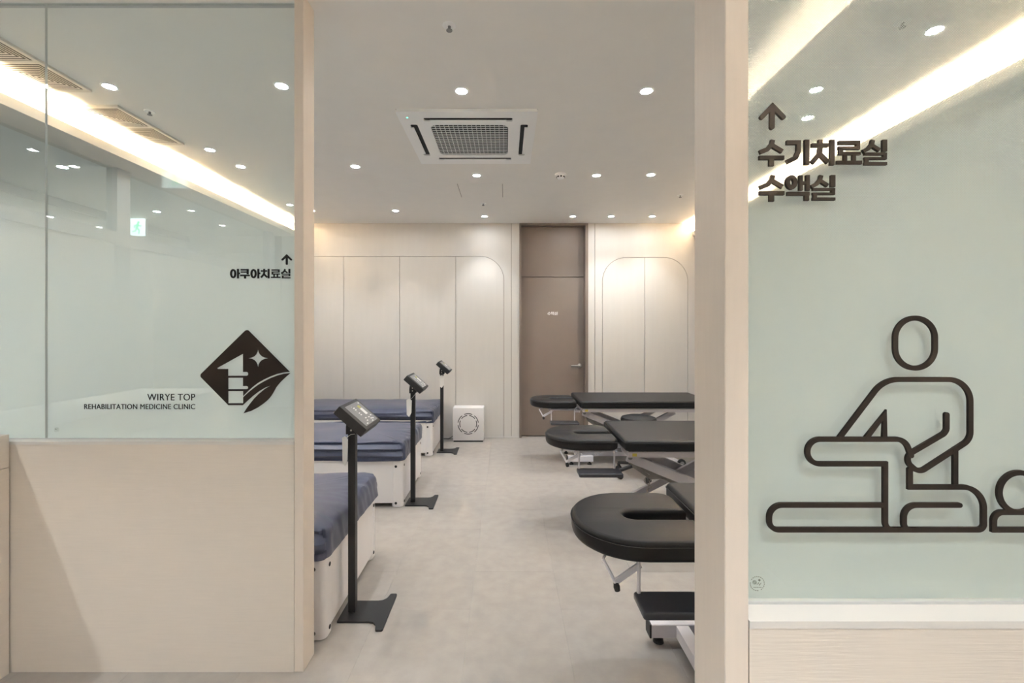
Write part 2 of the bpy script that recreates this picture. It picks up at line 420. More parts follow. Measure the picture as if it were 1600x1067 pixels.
bm = bmesh.new(); box(bm, HX, HX+0.03, LG+0.03, BACK, 2.55, 2.60); box(bm, HX, HX+0.012, LG+0.03, BACK, 2.60, 2.63)
struct('trim_5', bm, 'frame_grey', 'grey moulding below the side corridor ceiling')
# ---- right wall
struct('wall_right', B(XR, XR+0.1, RG-0.05, BACK+0.2, 0, CEIL), 'wall_laminate', 'cream right side wall of the treatment room')
# ---- coves: dropped ledge with an upstand, LED strip lying behind it
def cove(name, xlip, xwall, y0, y1, label, led):
    s = 1 if xwall > xlip else -1
    bm = bmesh.new()
    prof = [(xlip, 2.632), (xwall, 2.632), (xwall, 2.65), (xlip+s*0.014, 2.65), (xlip+s*0.014, 2.692), (xlip, 2.692)]
    prism(bm, [prof], y0, y1, lambda u, v, dd: (u, dd, v))
    c = struct(name, bm, 'cove_paint', label)
    a, b = sorted((xlip+s*0.05, xlip+s*0.075))
    st = thing('led_strip', label.split(' ledge')[0]+' warm LED strip lying hidden behind the upstand', 'led strip', (0,0,0))
    obj('tape', B(a, b, y0+0.02, y1-0.02, 2.6501, 2.656), led, st)
    return c
cove('trim_6', -2.72, XL-0.09, LG+0.035, BACK, 'left cove ledge with glowing light above, seen through the clear top of the glass', 'led_strip')
cove('trim_7', 2.44, XR, RG+0.075, BACK, 'right cove ledge with glowing light above, seen through the dotted glass', 'led_strip')
bm = B(XL-0.09, XL-0.075, LG+0.035, BACK, 2.70, CEIL)
struct('trim_8', bm, 'cove_paint', 'upper back of the left cove')
cove('trim_9', 1.35, LX1, LY0, RF-0.3, 'lounge cove ledge with strong light above, seen only as a reflection', 'led_strip_lounge')

# ---- left entry partition
OX0, OX1 = -0.834, 0.348
struct('wall_entry_left', B(XL-0.1, OX0-0.039, LF, LF+0.105, 0, SILL-0.012), 'partition_laminate', 'low beige laminate partition under the left glass')
struct('trim_1', B(OX0-0.038, OX0, LF, LF+0.106, 0, CEIL, bev=0.0015, seg=1), 'post_laminate', 'slim beige post at the left side of the entrance')
struct('trim_3', B(XL-0.1, OX0-0.039, LF-0.002, LF+0.106, SILL-0.012, SILL), 'sill_white', 'white sill strip under the left glass')
# ---- right entry partition
struct('wall_entry_right', B(OX1+0.039, LX1, RF, RF+0.115, 0, SILL-0.012), 'partition_laminate', 'low beige wood-grain partition under the right glass')
struct('trim_2', B(OX1, OX1+0.038, RF, RF+0.117, 0, CEIL, bev=0.0015, seg=1), 'post_laminate', 'wide-looking pale post at the right side of the entrance')
struct('trim_4', B(OX1+0.039, LX1, RF-0.001, RF+0.116, SILL-0.012, SILL), 'sill_white', 'white sill under the right glass')
def glazing(name, x0, x1, seams, Y, label):
    wnd = thing(name, label, None, (0,0,0), kind='structure')
    xs_ = [x0]+seams+[x1]
    for a, b in zip(xs_, xs_[1:]):
        p = obj('pane', B(a+0.0015, b-0.0015, Y, Y+0.010, SILL+0.0015, CEIL-0.005), 'glass', wnd)
        obj('film', B(a+0.0018, b-0.0018, Y+0.0102, Y+0.0104, SILL+0.002, 2.35) if False else prism(bmesh.new(), [rect(a+0.0018, b-0.0018, SILL+0.002, 2.35)], Y+0.0104, Y+0.0105, fXZ), 'frost_film', p)
    for a in seams: obj('glass_joint', B(a-0.0009, a+0.0009, Y+0.0005, Y+0.0095, SILL+0.0015, CEIL-0.005), 'frame_grey', wnd)
    obj('head_channel', B(x0, x1, Y-0.012, Y+0.022, CEIL-0.014, CEIL-0.0055) if False else B(x0, x1, Y+0.011, Y+0.024, CEIL-0.010, CEIL), 'frame_grey', wnd)
    obj('bottom_bead', B(x0, x1, Y-0.004, Y-0.0005, SILL, SILL+0.004), 'frame_grey', wnd)
    return wnd
w1 = glazing('window_1', XL-0.1, OX0-0.039, [px(70.5, 0, LG)[0]], LG, 'left glass screen fading from clear to frosted white, with the clinic emblem')
w2 = glazing('window_2', OX1+0.039, LX1, [], RG, 'right glass screen with dotted frosted film and a massage pictogram')
# film meshes: a closed 0.1 mm sheet would count the cover twice, keep its front face only
for o in bpy.data.objects:
    if o.name.startswith('film'):
        bm = bmesh.new(); bm.from_mesh(o.data); ymin = min(v.co.y for v in bm.verts)
        bmesh.ops.delete(bm, geom=[f for f in bm.faces if any(v.co.y > ymin+1e-6 for v in f.verts)], context='FACES'); bm.to_mesh(o.data); bm.free()

# ---- lounge shell
bm = bmesh.new(); box(bm, LX0-0.1, XL-0.1, LF, LF+0.1, 0, CEIL)
struct('wall_lounge_front', bm, 'wall_laminate', 'beige lounge wall left of the glass screen, out of view')
struct('wall_lounge_left', B(LX0-0.1, LX0, LY0, LF, 0, CEIL), 'wall_laminate', 'beige left wall of the lounge, out of view')
struct('wall_lounge_back', B(LX0-0.1, LX1+0.1, LY0-0.1, LY0, 0, CEIL), 'wall_laminate', 'beige wall of the lounge behind the viewer')
struct('wall_lounge_right', B(LX1, LX1+0.1, LY0, RF+0.115, 0, CEIL), 'wall_laminate', 'beige right wall of the lounge, out of view')

# ================================================================== CEILING FITTINGS
ring_me = mesh('trim_ring', lathe(bmesh.new(), [(0.030,-0.0015),(0.034,-0.004),(0.041,-0.0025),(0.043,0.0)], 24)); ring_me.materials.append(MAT['ac_white'])
lens_me = mesh('lens', lathe(bmesh.new(), [(0,-0.0012),(0.030,-0.0012)], 24)); lens_me.materials.append(MAT['lamp_lens'])
def downlight(x, y, label, power, z=CEIL, group=None, ang=90, blend=0.72):
    t = thing('downlight', label, 'downlight', (x, y, z), group or 'recessed ceiling downlights')
    obj('trim_ring', ring_me, 'ac_white', t, True); obj('lens', lens_me, 'lamp_lens', t)
    l = bpy.data.lights.new('lamp', 'SPOT'); l.energy = power; l.color = DOWN_COL; l.spot_size = math.radians(ang); l.spot_blend = blend; l.shadow_soft_size = 0.028
    lo = bpy.data.objects.new('lamp', l); COL.objects.link(lo); lo.parent = t; lo.location = (0, 0, -0.008)
HC = CEIL-CZ
DL = [
 (721, 142, 'downlight in the ceiling just in front of the air conditioner'),
 (1010, 142, 'downlight to the right of the air conditioner, beside the right entrance post'),
 (555, 260, 'downlight left of the far end of the air conditioner'),
 (745, 274, 'downlight directly behind the far edge of the air conditioner'),
 (932, 274, 'downlight just right of the smoke detector'),
 (1017, 273, 'second downlight to the right of the smoke detector'),
 (618, 329, 'far downlight over the beds, left of the access hatch'),
 (757, 338, 'downlight near the back wall, left of the door'),
 (895, 338, 'downlight in front of the door near the back wall'),
 (955, 338, 'downlight over the left half of the right arch'),
 (1019, 338, 'downlight over the right half of the right arch'),
 (487, 329, 'far downlight half hidden behind the left entrance post'),
 (171, 135, 'downlight between the two ceiling vents, seen through the left glass'),
 (440, 134, 'downlight beside the left post, highest seen through the left glass'),
 (328, 234, 'left one of the two small downlights beyond the second ceiling vent'),
 (376, 260, 'right one of the two small downlights beyond the second ceiling vent'),
 (1275, 140, 'downlight above the arrow, seen through the right glass'),
 (1460, 47, 'large downlight at the top right, seen through the dotted glass'),
 (1262, 184, 'small downlight right of the arrow, seen through the right glass')]
for X_, Y_, lb in DL:
    yy = HC*F/(CY-Y_); downlight((X_-CX)/F*yy, yy, lb, DOWN_W)
for X_, Y_ in ((-2.75, 0.75), (-3.46, 0.8), (-1.15, 0.35), (-0.1, -0.5), (-1.2, -1.5), (-3.77, -2.2), (-5.6, -1.74), (-5.5, -2.3), (0.75, -1.4), (-2.4, -1.2), (0.8, -0.25)):  # last lamp is added, unseen, to brighten the right partition and film
    downlight(X_, Y_, 'recessed downlight of the lounge ceiling, one of a set: some seen reflected, one added as unseen fill', LOUNGE_W*(0.7 if X_ > 0.78 else 1), group='lounge downlights')
for X_, Y_, wd in ((-3.32, 3.41, 'middle'), (-3.5, 2.3, 'nearest'), (-3.6, 4.7, 'farthest')):
    downlight(X_, Y_, wd+' small downlight of the side corridor beyond the left partition', DOWN_W*0.6, z=2.632, group='side corridor downlights')

def sprinkler(X_, Y_, lb):
    yy = HC*F/(CY-Y_); t = thing('sprinkler', lb, 'sprinkler', ((X_-CX)/F*yy, yy, CEIL), 'ceiling sprinklers')
    obj('escutcheon', lathe(bmesh.new(), [(0,-0.004),(0.028,-0.004),(0.032,0)], 20), 'ac_white', t, True)
    obj('nozzle', lathe(bmesh.new(), [(0,-0.024),(0.014,-0.024),(0.014,-0.021),(0.005,-0.019),(0.007,-0.004),(0,-0.004)], 14), 'hub_grey', t, True)
sprinkler(702, 40, 'sprinkler head nearest the entrance, in front of the air conditioner')
sprinkler(755, 318, 'small sprinkler head behind the access hatch')
sprinkler(1063, 305, 'small sprinkler head near the right entrance post')
sprinkler(234, 174, 'sprinkler head beside the second ceiling vent, behind the left glass')
sprinkler(1410, 35, 'sprinkler head at the top of the dotted right glass')

yy = HC*F/(CY-272)
sd = thing('smoke_detector', 'round white smoke detector on the ceiling right of the air conditioner', 'detector', ((876-CX)/F*yy, yy, CEIL))
obj('base', lathe(bmesh.new(), [(0,-0.014),(0.050,-0.014),(0.052,0)], 24), 'ac_white', sd, True)
obj('cap', lathe(bmesh.new(), [(0,-0.045),(0.022,-0.045),(0.034,-0.034),(0.036,-0.014),(0,-0.014)], 24), 'ac_white', sd, True)
bm = bmesh.new()
for k in range(8):
    a = 2*PI*k/8; M = Matrix.Rotation(a, 4, 'Z'); box(bm, 0.031, 0.0375, -0.008, 0.008, -0.034, -0.022, M)
obj('slot', bm, 'ac_dark', sd)

# ---- ceiling cassette
acx, acy, H2 = -0.245, 3.306, 0.449
ac = thing('air_conditioner', 'white square ceiling cassette air conditioner with grid grille', 'air conditioner', (acx, acy, CEIL))
slots = [rrect(-0.29, 0.29, -0.365, -0.315, 0.012, 3), rrect(-0.29, 0.29, 0.315, 0.365, 0.012, 3), rrect(-0.395, -0.345, -0.27, 0.27, 0.012, 3), rrect(0.345, 0.395, -0.27, 0.27, 0.012, 3)]
gr = rrect(-0.262, 0.262, -0.262, 0.262, 0.05, 6)
bm = bmesh.new(); prism(bm, [rrect(-H2, H2, -H2, H2, 0.012, 4), gr]+slots, -0.020, -0.009, fXY)
obj('panel', bm, 'ac_white', ac)
obj('backing', B(-H2+0.004, H2-0.004, -H2+0.004, H2-0.004, -0.007, 0), 'ac_dark', ac)
obj('trim_frame', quadband(bmesh.new(), rrect(-H2+0.001, H2-0.001, -H2+0.001, H2-0.001, 0.012, 4), rrect(-H2+0.01, H2-0.01, -H2+0.01, H2-0.01, 0.012, 4), -0.009, 0, fXY), 'ac_white', ac)
bm = bmesh.new(); n = 17
for k in range(1, n):
    p = -0.262+0.524*k/n; box(bm, p-0.0016, p+0.0016, -0.258, 0.258, -0.0195, -0.0145)
for k in range(1, 18):
    p = -0.262+0.524*k/18; box(bm, -0.258, 0.258, p-0.0028, p+0.0028, -0.019, -0.0155)
obj('grille', bm, 'ac_white', ac)
for k, (sx, sy, L_, ax) in enumerate(((0, -0.325, 0.50, 'x'), (0, 0.352, 0.50, 'x'), (-0.385, 0, 0.46, 'y'), (0.385, 0, 0.46, 'y'))):
    bm = bmesh.new()
    if ax == 'x': box(bm, -L_/2, L_/2, sy-0.014, sy+0.008, -0.0235, -0.0185)
    else: box(bm, sx-0.012, sx+0.010, -L_/2, L_/2, -0.0235, -0.0185)
    obj('louvre', bm, 'ac_white', ac)
obj('indicator', lathe(bmesh.new(), [(0,-0.0212),(0.006,-0.0212),(0.006,-0.0195)], 10, Matrix.Translation((-0.39, -0.37, 0))), 'led_green', ac)

# ---- air vents left of the room
def vent(y0, label):
    t = thing('air_vent', label, 'vent', (-2.545, y0+0.29, CEIL), 'ceiling air vents')
    W, L_ = 0.152, 0.292; m = 0.018
    qa = [rrect(-W+m, W-m, -L_+m, -0.006, 0.001, 1), rrect(-W+m, W-m, 0.006, L_-m, 0.001, 1)]
    obj('frame', prism(bmesh.new(), [rrect(-W, W, -L_, L_, 0.002, 1)]+qa, -0.013, 0, fXY), 'vent_white', t)
    obj('backing', B(-W+m, W-m, -L_+m, L_-m, -0.003, 0), 'vent_dark', t)
    for s in (-1, 1):
        cy = s*(L_-m+0.006)/2; hx_, hy_ = W-m, (L_-m-0.006)/2
        bm = bmesh.new(); n = 8
        for k in range(n):
            f0, f1 = 1-k/n, 1-(k+0.5)/n
            A = [(sx*hx_*f0, cy+sy*hy_*f0) for sx, sy in ((-1,-1),(1,-1),(1,1),(-1,1))]; Bq = [(sx*hx_*f1, cy+sy*hy_*f1) for sx, sy in ((-1,-1),(1,-1),(1,1),(-1,1))]
            va = [bm.verts.new((*p, -0.0125)) for p in A]; vb = [bm.verts.new((*p, -0.0110)) for p in Bq]
            for i2 in range(4): bm.faces.new((va[i2], va[(i2+1) % 4], vb[(i2+1) % 4], vb[i2]))
        obj('louvre_core', bm, 'vent_white', t)
vent(2.055, 'louvred ceiling vent at the far left edge, crossed by the glass joint')
vent(2.81, 'louvred ceiling vent with two square cores, right of the glass joint')

# ================================================================== BEDS
def noi(x, y, z): return noise.noise(Vector((x, y, z)))
def cover_mesh(seed):
    hx_, hy_, r = 1.035, 0.416, 0.05
    base = []
    segs = [((hx_, -hy_+r), (hx_, hy_-r), 44), ('c', hx_-r, hy_-r, 0), ((hx_-r, hy_), (-hx_+r, hy_), 70), ('c', -hx_+r, hy_-r, 90), ((-hx_, hy_-r), (-hx_, -hy_+r), 20), ('c', -hx_+r, -hy_+r, 180), ((-hx_+r, -hy_), (hx_-r, -hy_), 90), ('c', hx_-r, -hy_+r, 270)]
    for s in segs:
        if s[0] == 'c':
            for k in range(7):
                a = math.radians(s[3]+90*k/7); base.append((s[1]+r*math.cos(a), s[2]+r*math.sin(a), math.cos(a), math.sin(a)))
        else:
            (x0, y0), (x1, y1), n = s; nx, ny = (y1-y0), -(x1-x0); l = math.hypot(nx, ny); nx, ny = nx/l, ny/l
            for k in range(n): base.append((x0+(x1-x0)*k/n, y0+(y1-y0)*k/n, nx, ny))
    rings = [(0.030, 0.372), (0.004, 0.368), (-0.002, 0.378), (0.0, 0.395), (0.0, 0.412), (0.001, 0.43), (0.001, 0.447), (0.002, 0.464), (0.004, 0.48), (0.009, 0.495), (0.018, 0.507), (0.035, 0.515), (0.07, 0.521), (0.12, 0.526), (0.18, 0.530), (0.26, 0.533), (0.34, 0.534), (0.41, 0.534)]
    bm = bmesh.new(); R_ = []
    for j, (ins, z) in enumerate(rings):
        ring = []
        for (x, y, nx, ny) in base:
            f = 1-ins/hx_; g = 1-ins/hy_
            px_, py_ = x*f, y*g; zz = z; k = 0
            side = 1.0 if j < 11 else max(0, 1-(j-10)/5)
            if abs(ny) > 0.7:    # long folds along the bed
                k = 0.030*noi(px_*1.1+seed, z*26, seed)+0.014*noi(px_*2.6, z*60, seed+3)
                k -= 0.022*max(0, math.sin((z-0.37)*62+1.6*noi(px_*1.3, 0, seed)))
            else:
                k = 0.007*noi(py_*24+z*9, z*7, seed)+0.005*noi(py_*9, z*12, seed+5)
            corner = max(0, 1-abs(abs(x)-hx_)/0.12)*max(0, 1-abs(abs(y)-hy_)/0.12)
            k += corner*0.010*noi(x*30+y*30, z*18, seed+9)
            k *= side*(0.4 if j < 2 else 1)
            px_ += nx*k; py_ += ny*k
            if j >= 10:
                edge = max(0, 1-ins/0.25)
                zz += 0.006*noi(px_*2.2, py_*5, seed+1)+0.004*noi(px_*7, py_*7, seed+2)
                zz += edge*0.010*noi(px_*(3 if abs(ny) > 0.7 else 10), py_*(10 if abs(ny) > 0.7 else 26), seed+4)
            elif j < 2: zz += 0.006*noi(px_*3, py_*3, seed+7)
            ring.append(bm.verts.new((px_, py_, zz)))
        R_.append(ring)
    n = len(base)
    for a, b in zip(R_, R_[1:]):
        for k in range(n): bm.faces.new((a[k], a[(k+1) % n], b[(k+1) % n], b[k]))
    c1 = bm.faces.new(R_[-1]); bmesh.ops.triangulate(bm, faces=[c1])
    return bm
def bed(yc, label, seed):
    t = thing('treatment_bed', label, 'bed', (-1.838, yc, 0), 'navy covered treatment beds')
    obj('cabinet', prism(bmesh.new(), [rrect(-1.018, 1.018, -0.398, 0.398, 0.04, 6)], 0.034, 0.40, fXY), 'bed_white', t, True)
    for sx in (-1, 1):
        for sy in (-1, 1):
            cx_, cy_ = sx*0.975, sy*0.355
            lp = rrect(min(cx_-0.045, cx_+0.045), max(cx_-0.045, cx_+0.045), cy_-0.048, cy_+0.048, 0.030, 6)
            obj('corner_post', prism(bmesh.new(), [lp], 0.004, 0.399, fXY), 'bed_white', t, True)
    bm0 = lathe(bmesh.new(), [(0,0.004),(0.006,0.004),(0.0095,0.0025),(0.0105,0)], 16); me = mesh('screw_cap', bm0); me.materials.append(MAT['black_plastic'])
    for z in (0.034, 0.325):
        for yy_ in (-0.352, 0.352):
            o = obj('screw_cap', me, 'black_plastic', t, True, (1.0205, yy_, z)); o.rotation_euler = (0, PI/2, 0)
        o = obj('screw_cap', me, 'black_plastic', t, True, (0.966, -0.4035, z)); o.rotation_euler = (PI/2, 0, 0)
    obj('fitted_cover', cover_mesh(seed), 'sheet_navy', t, True)
bed(2.466, 'nearest navy covered treatment bed beside the left entrance post', 1.3)
bed(4.018, 'middle navy covered treatment bed of the row of three', 4.7)
bed(5.487, 'farthest navy covered treatment bed, against the back wall', 9.1)

# ================================================================== CONTROL STANDS
def stand(loc, label, tagside):
    t = thing('control_stand', label, 'control stand', loc, 'control stands at the bed ends')
    # plate: narrow neck with a flared foot at the aisle end and one under the bed
    hn, hf = 0.084, 0.147
    def half(s): return [(0.105, s*hn)] + [(0.105+0.045*math.sin(math.radians(a)), s*(hn+0.045*(1-math.cos(math.radians(a))))) for a in (30, 60, 90)] + [(0.152, s*(hf-0.006)), (0.158, s*hf), (0.182, s*hf), (0.187, s*(hf-0.006))]
    lp = [(-0.048, -hn)] + half(-1) + list(reversed(half(1))) + [(-0.048, hn)]
    obj('base_plate', prism(bmesh.new(), [lp], 0.0, 0.009, fXY), 'black_metal', t)
    obj('pole', B(-0.018, 0.018, -0.018, 0.018, 0.009, 0.935, bev=0.002, seg=1), 'black_metal', t)
    br = bmesh.new()
    for s in (-1, 1):
        lp = [(-0.026, 0.895), (0.026, 0.895), (0.036, 0.925), (0.045, 0.965), (0.005, 0.985), (-0.022, 0.958), (-0.026, 0.93)]
        prism(br, [lp], s*0.019, s*0.025, fXZ)
    b_ = obj('tilt_bracket', br, 'black_metal', t)
    for z in (0.915, 0.938): obj('bolt', lathe(bmesh.new(), [(0,0.003),(0.004,0.003),(0.005,0)], 10, Matrix.Translation((0, -0.025, z)) @ Matrix.Rotation(PI/2, 4, 'X')), 'steel', b_)
    M = Matrix.Translation((0.030, 0, 0.980)) @ Matrix.Rotation(math.radians(41), 4, 'Y')
    c = obj('controller', B(-0.087, 0.087, -0.122, 0.122, -0.028, 0.020, M, bev=0.006), 'black_plastic', t, True)
    s = obj('screen', B(-0.068, 0.070, -0.092, 0.098, 0.020, 0.0212, M), 'screen_grey', c)
    bm = bmesh.new()
    def lab(u0, u1, v0, v1): box(bm, u0, u1, v0, v1, 0.0212, 0.0216, M)
    lab(-0.025, 0.018, 0.03, 0.062); lab(-0.06, -0.053, 0.074, 0.088)
    random.seed(11)
    for k in range(6): lab(-0.056+0.012*k, -0.050+0.012*k, -0.03, -0.012-0.02*(k % 3 == 0))
    for a, b in ((0.03, 0.06), (0.034, 0.02), (0.046, 0.03), (0.05, 0.05), (0.03, -0.02), (0.045, -0.03), (0.058, -0.06), (0.06, 0.02)): lab(a, a+0.006, b, b+0.018)
    obj('key_print', bm, 'print_white', c)['kind'] = 'stuff'
    bm = bmesh.new(); box(bm, -0.045, -0.027, 0.03, 0.06, 0.0212, 0.0216, M); obj('display_print', bm, 'print_yellow', c)
    # paper leaflet on a string
    x0, z1, a = tagside
    bm = bmesh.new()
    P = [(-0.028, 0), (0.0, 0.012), (0.028, 0.0), (0.024, -0.10), (0.0, -0.135), (-0.024, -0.12)]
    prism(bm, [P], -0.0008, 0.0008, lambda u, v, dd: (x0+u*math.cos(a)-dd*math.sin(a), -0.030+u*math.sin(a)+dd*math.cos(a), z1+v))
    lf = obj('leaflet', bm, 'paper', t)
    obj('string', T([(x0, -0.024, z1), (0.0, -0.028, z1+0.02), (0.030, -0.022, 0.897)], 0.0012, 5), 'paper', lf)
stand((-0.764, 2.274, 0), 'black control stand with leaflet at the nearest bed', (-0.028, 0.875, -0.75))
stand((-0.757, 3.722, 0), 'black control stand at the end of the middle bed', (-0.026, 0.84, -0.5))
stand((-0.740, 5.286, 0), 'farthest black control stand, beside the white cube', (0.004, 0.875, -0.15))

# ================================================================== WHITE CUBE UNIT
cb = thing('air_purifier', 'small white box unit with ring of dashed slots, on floor by back wall', 'air purifier', (-0.470, 5.72, 0))
wz = 0.193
obj('case', B(-wz, wz, 0, 0.205, 0.018, 0.428, bev=0.004), 'bed_white', cb, True)
obj('plinth', B(-wz+0.008, wz-0.008, 0.006, 0.195, 0, 0.018), 'black_plastic', cb)
bm = bmesh.new()
for k in range(6):
    for r, off in ((0.128, 0), (0.106, 30)):
        pts = arc(0.0, 0.228, r, r, 90+off+60*k-23, 90+off+60*k+23, 8); stroke(bm, pts, 0.009, -0.0008, 0.002, fXZ, caps=False)
obj('slot', bm, 'black_plastic', cb)
obj('power_cord', T([(-0.19, 0.17, 0.05), (-0.22, 0.17, 0.03), (-0.26, 0.15, 0.006), (-0.33, 0.16, 0.006), (-0.36, 0.18, 0.006)], 0.004, 6), 'rubber', cb)

# ================================================================== MASSAGE TABLES
def pillow(loop, z0, z1, bev=0.018, seg=3):      # outline with softly rounded top and bottom edges
    P = []
    for p in loop:
        p = Vector(p)
        if not P or (p-P[-1]).length > 1e-5: P.append(p)
    if (P[0]-P[-1]).length < 1e-5: P.pop()
    n = len(P); area = sum(P[i].x*P[(i+1) % n].y-P[(i+1) % n].x*P[i].y for i in range(n)); sg_ = 1 if area > 0 else -1
    N_ = []
    for i in range(n):
        a = (P[i]-P[i-1]).normalized(); b = (P[(i+1) % n]-P[i]).normalized()
        na, nb = Vector((-a.y, a.x))*sg_, Vector((-b.y, b.x))*sg_; m_ = (na+nb).normalized(); N_.append(m_/max(0.6, m_.dot(na)))
    prof = [(bev*(1-math.sin(PI/2*k/seg)), z0+bev*(1-math.cos(PI/2*k/seg))) for k in range(seg+1)]
    prof += [(bev*(1-math.cos(PI/2*k/seg)), z1-bev*(1-math.sin(PI/2*k/seg))) for k in range(seg+1)]
    bm = bmesh.new(); rings = [[bm.verts.new((P[i].x+N_[i].x*d_, P[i].y+N_[i].y*d_, z)) for i in range(n)] for d_, z in prof]
    for a, b in zip(rings, rings[1:]):
        for k in range(n): bm.faces.new((a[k], a[(k+1) % n], b[(k+1) % n], b[k]))
    for rg in (rings[0], rings[-1]):
        for t_ in tessellate_polygon([[Vector((v.co.x, v.co.y, 0)) for v in rg]]): bm.faces.new([rg[q] for q in t_])
    return bm
def table(loc, label):
    t = thing('massage_table', label, 'massage table', loc, 'black massage tables')
    # local x = 0 at the head end of the long cushion; headrest towards -x
    main = rrect(0.004, 1.38, -0.345, 0.345, 0.03, 5)
    m = obj('cushion', pillow(main, 0.607, 0.68, 0.020, 4), 'leather', t, True)
    bm = bmesh.new(); lp = rrect(0.0025, 1.3815, -0.3465, 0.3465, 0.031, 5)
    tube(bm, [(p[0], p[1], 0.662) for p in lp+[lp[0]]], 0.0022, 5, cap=False); obj('piping', bm, 'leather', m, True)
    hw, sl = 0.254, 0.042
    out = []
    out += rounded([(-0.015, sl), (-0.015, hw), (-0.20, hw)], [0, 0.06, 0])[0:0]
    up = [(-0.012, sl), (-0.012, hw*0.80), (-0.05, hw), (-0.24, hw)]
    outer = rounded([(-0.012, sl+0.0), (-0.012, hw), (-0.49, hw*1.0), (-0.49, -hw*1.0), (-0.012, -hw), (-0.012, -sl)], [0, 0.07, 0.24, 0.24, 0.07, 0], n=12)
    slot = arc(-0.24, 0, sl, sl, -90, -270, 12)
    hp = outer + [(-0.06, -sl)] + slot + [(-0.06, sl)]
    h_ = obj('headrest', pillow(hp, 0.588, 0.664, 0.020, 4), 'leather', t, True)
    bm = bmesh.new(); o2 = rounded([(-0.012, hw), (-0.492, hw*1.006), (-0.492, -hw*1.006), (-0.012, -hw)], [0, 0.24, 0.24, 0], n=12)
    tube(bm, [(p[0], p[1], 0.645) for p in o2], 0.0022, 5); obj('piping', bm, 'leather', h_, True)
    # under the headrest
    bm = bmesh.new()
    for s in (-1, 1): box(bm, -0.30, 0.06, s*0.11-0.012, s*0.11+0.012, 0.548, 0.574)
    box(bm, -0.28, -0.25, -0.16, 0.16, 0.55, 0.574); box(bm, -0.02, 0.03, -0.16, 0.16, 0.535, 0.56)
    obj('headrest_bracket', bm, 'table_white', t)
    bm = bmesh.new(); ly = -0.16
    tube(bm, [(-0.405, ly-0.02, 0.572), (-0.365, ly-0.05, 0.500)], 0.006, 8); bar(bm, (-0.27, ly-0.03, 0.556), (-0.365, ly-0.05, 0.504), 0.008, 0.022); tube(bm, [(-0.405, ly-0.02, 0.572), (-0.36, ly+0.06, 0.575)], 0.005, 8)
    lv = obj('release_lever', bm, 'table_white', t, True)
    obj('lever_knob', lathe(bmesh.new(), [(0,0),(0.009,0.003),(0.012,0.016),(0.010,0.030),(0,0.034)], 14, Matrix.Translation((-0.365, ly-0.05, 0.502)) @ Matrix.Rotation(math.radians(168), 4, 'Y')), 'rubber', lv, True)
    # arm board on two rods
    ab = obj('arm_board', pillow(rrect(-0.295, 0.0, -0.315, -0.180, 0.012, 4), 0.428, 0.455, 0.008, 3), 'leather_board', t, True)
    for x_ in (-0.278, -0.035): obj('rod', T([(x_, -0.195, 0.45), (x_, -0.195, 0.577)], 0.0065, 10), 'table_white', ab, True)
    bm = bmesh.new()
    for x_ in (-0.22, -0.06): lathe(bm, [(0,0.420),(0.008,0.420),(0.008,0.43)], 10, Matrix.Translation((x_, -0.25, 0)))
    obj('board_stud', bm, 'table_white', ab)
    # top frame
    fr_ = bmesh.new()
    for s in (-1, 1): box(fr_, 0.03, 1.36, s*0.30-0.02, s*0.30+0.02, 0.565, 0.603)
    for x_ in (0.03, 0.66, 1.32): box(fr_, x_, x_+0.04, -0.28, 0.28, 0.565, 0.602)
    tf = obj('top_frame', fr_, 'table_steel', t)
    obj('caution_label', B(0.055, 0.085, -0.3212, -0.3202, 0.572, 0.592), 'yellow_sticker', tf)
    # lift arms
    for s in (-1, 1):
        a1 = obj('lift_arm', bar(bmesh.new(), (0.045, s*0.235, 0.548), (1.10, s*0.235, 0.115), 0.032, 0.062, 0.003), 'table_steel', t)
        a2 = obj('lift_arm', bar(bmesh.new(), (1.02, s*0.185, 0.548), (0.18, s*0.185, 0.115), 0.030, 0.055, 0.003), 'table_steel', t)
        obj('pivot', lathe(bmesh.new(), [(0,0.006),(0.014,0.006),(0.016,0)], 14, Matrix.Translation((0.06, s*0.235+(-0.0165 if s < 0 else 0.0165), 0.545)) @ Matrix.Rotation(PI/2*(1 if s < 0 else -1), 4, 'X')), 'hub_grey', a1, True)
    obj('motor', T([(0.26, 0.0, 0.40), (0.62, 0.0, 0.24)], 0.036, 14), 'cable_grey', t, True)
    obj('piston', T([(0.60, 0.0, 0.25), (1.02, 0.0, 0.10)], 0.014, 10), 'table_white', t, True)
    mb = bmesh.new()
    for s in (-1, 1): prism(mb, [[(0.14, 0.50), (0.30, 0.44), (0.36, 0.34), (0.26, 0.33), (0.13, 0.42)]], s*0.05-0.003, s*0.05+0.003, fXZ)
    box(mb, 0.13, 0.16, -0.18, 0.18, 0.49, 0.53)
    obj('motor_bracket', mb, 'cable_grey', t)
    # base
    for s in (-1, 1):
        r_ = obj('base_rail', B(-0.112, 0.155, s*0.212-0.03, s*0.212+0.03, 0.034, 0.094, bev=0.003, seg=1), 'table_white', t)
        obj('end_cap', B(-0.118, -0.110, s*0.212-0.03, s*0.212+0.03, 0.034, 0.094), 'black_plastic', r_)
        r2 = obj('base_rail', B(0.74, 1.0, s*0.212-0.03, s*0.212+0.03, 0.034, 0.094, bev=0.003, seg=1), 'table_white', t)
        for x_, rr in ((-0.07, r_), (0.12, r_), (0.96, r2)): obj('foot', lathe(bmesh.new(), [(0,0),(0.024,0),(0.022,0.012),(0.012,0.016),(0.012,0.034)], 14, Matrix.Translation((x_, s*0.212, 0))), 'rubber', rr, True)
    for x_ in (0.0, 0.82): obj('cross_rail', B(x_, x_+0.055, -0.181, 0.181, 0.038, 0.090), 'table_white', t)
    obj('spine', B(0.056, 0.819, -0.045, 0.045, 0.040, 0.086), 'table_white', t)
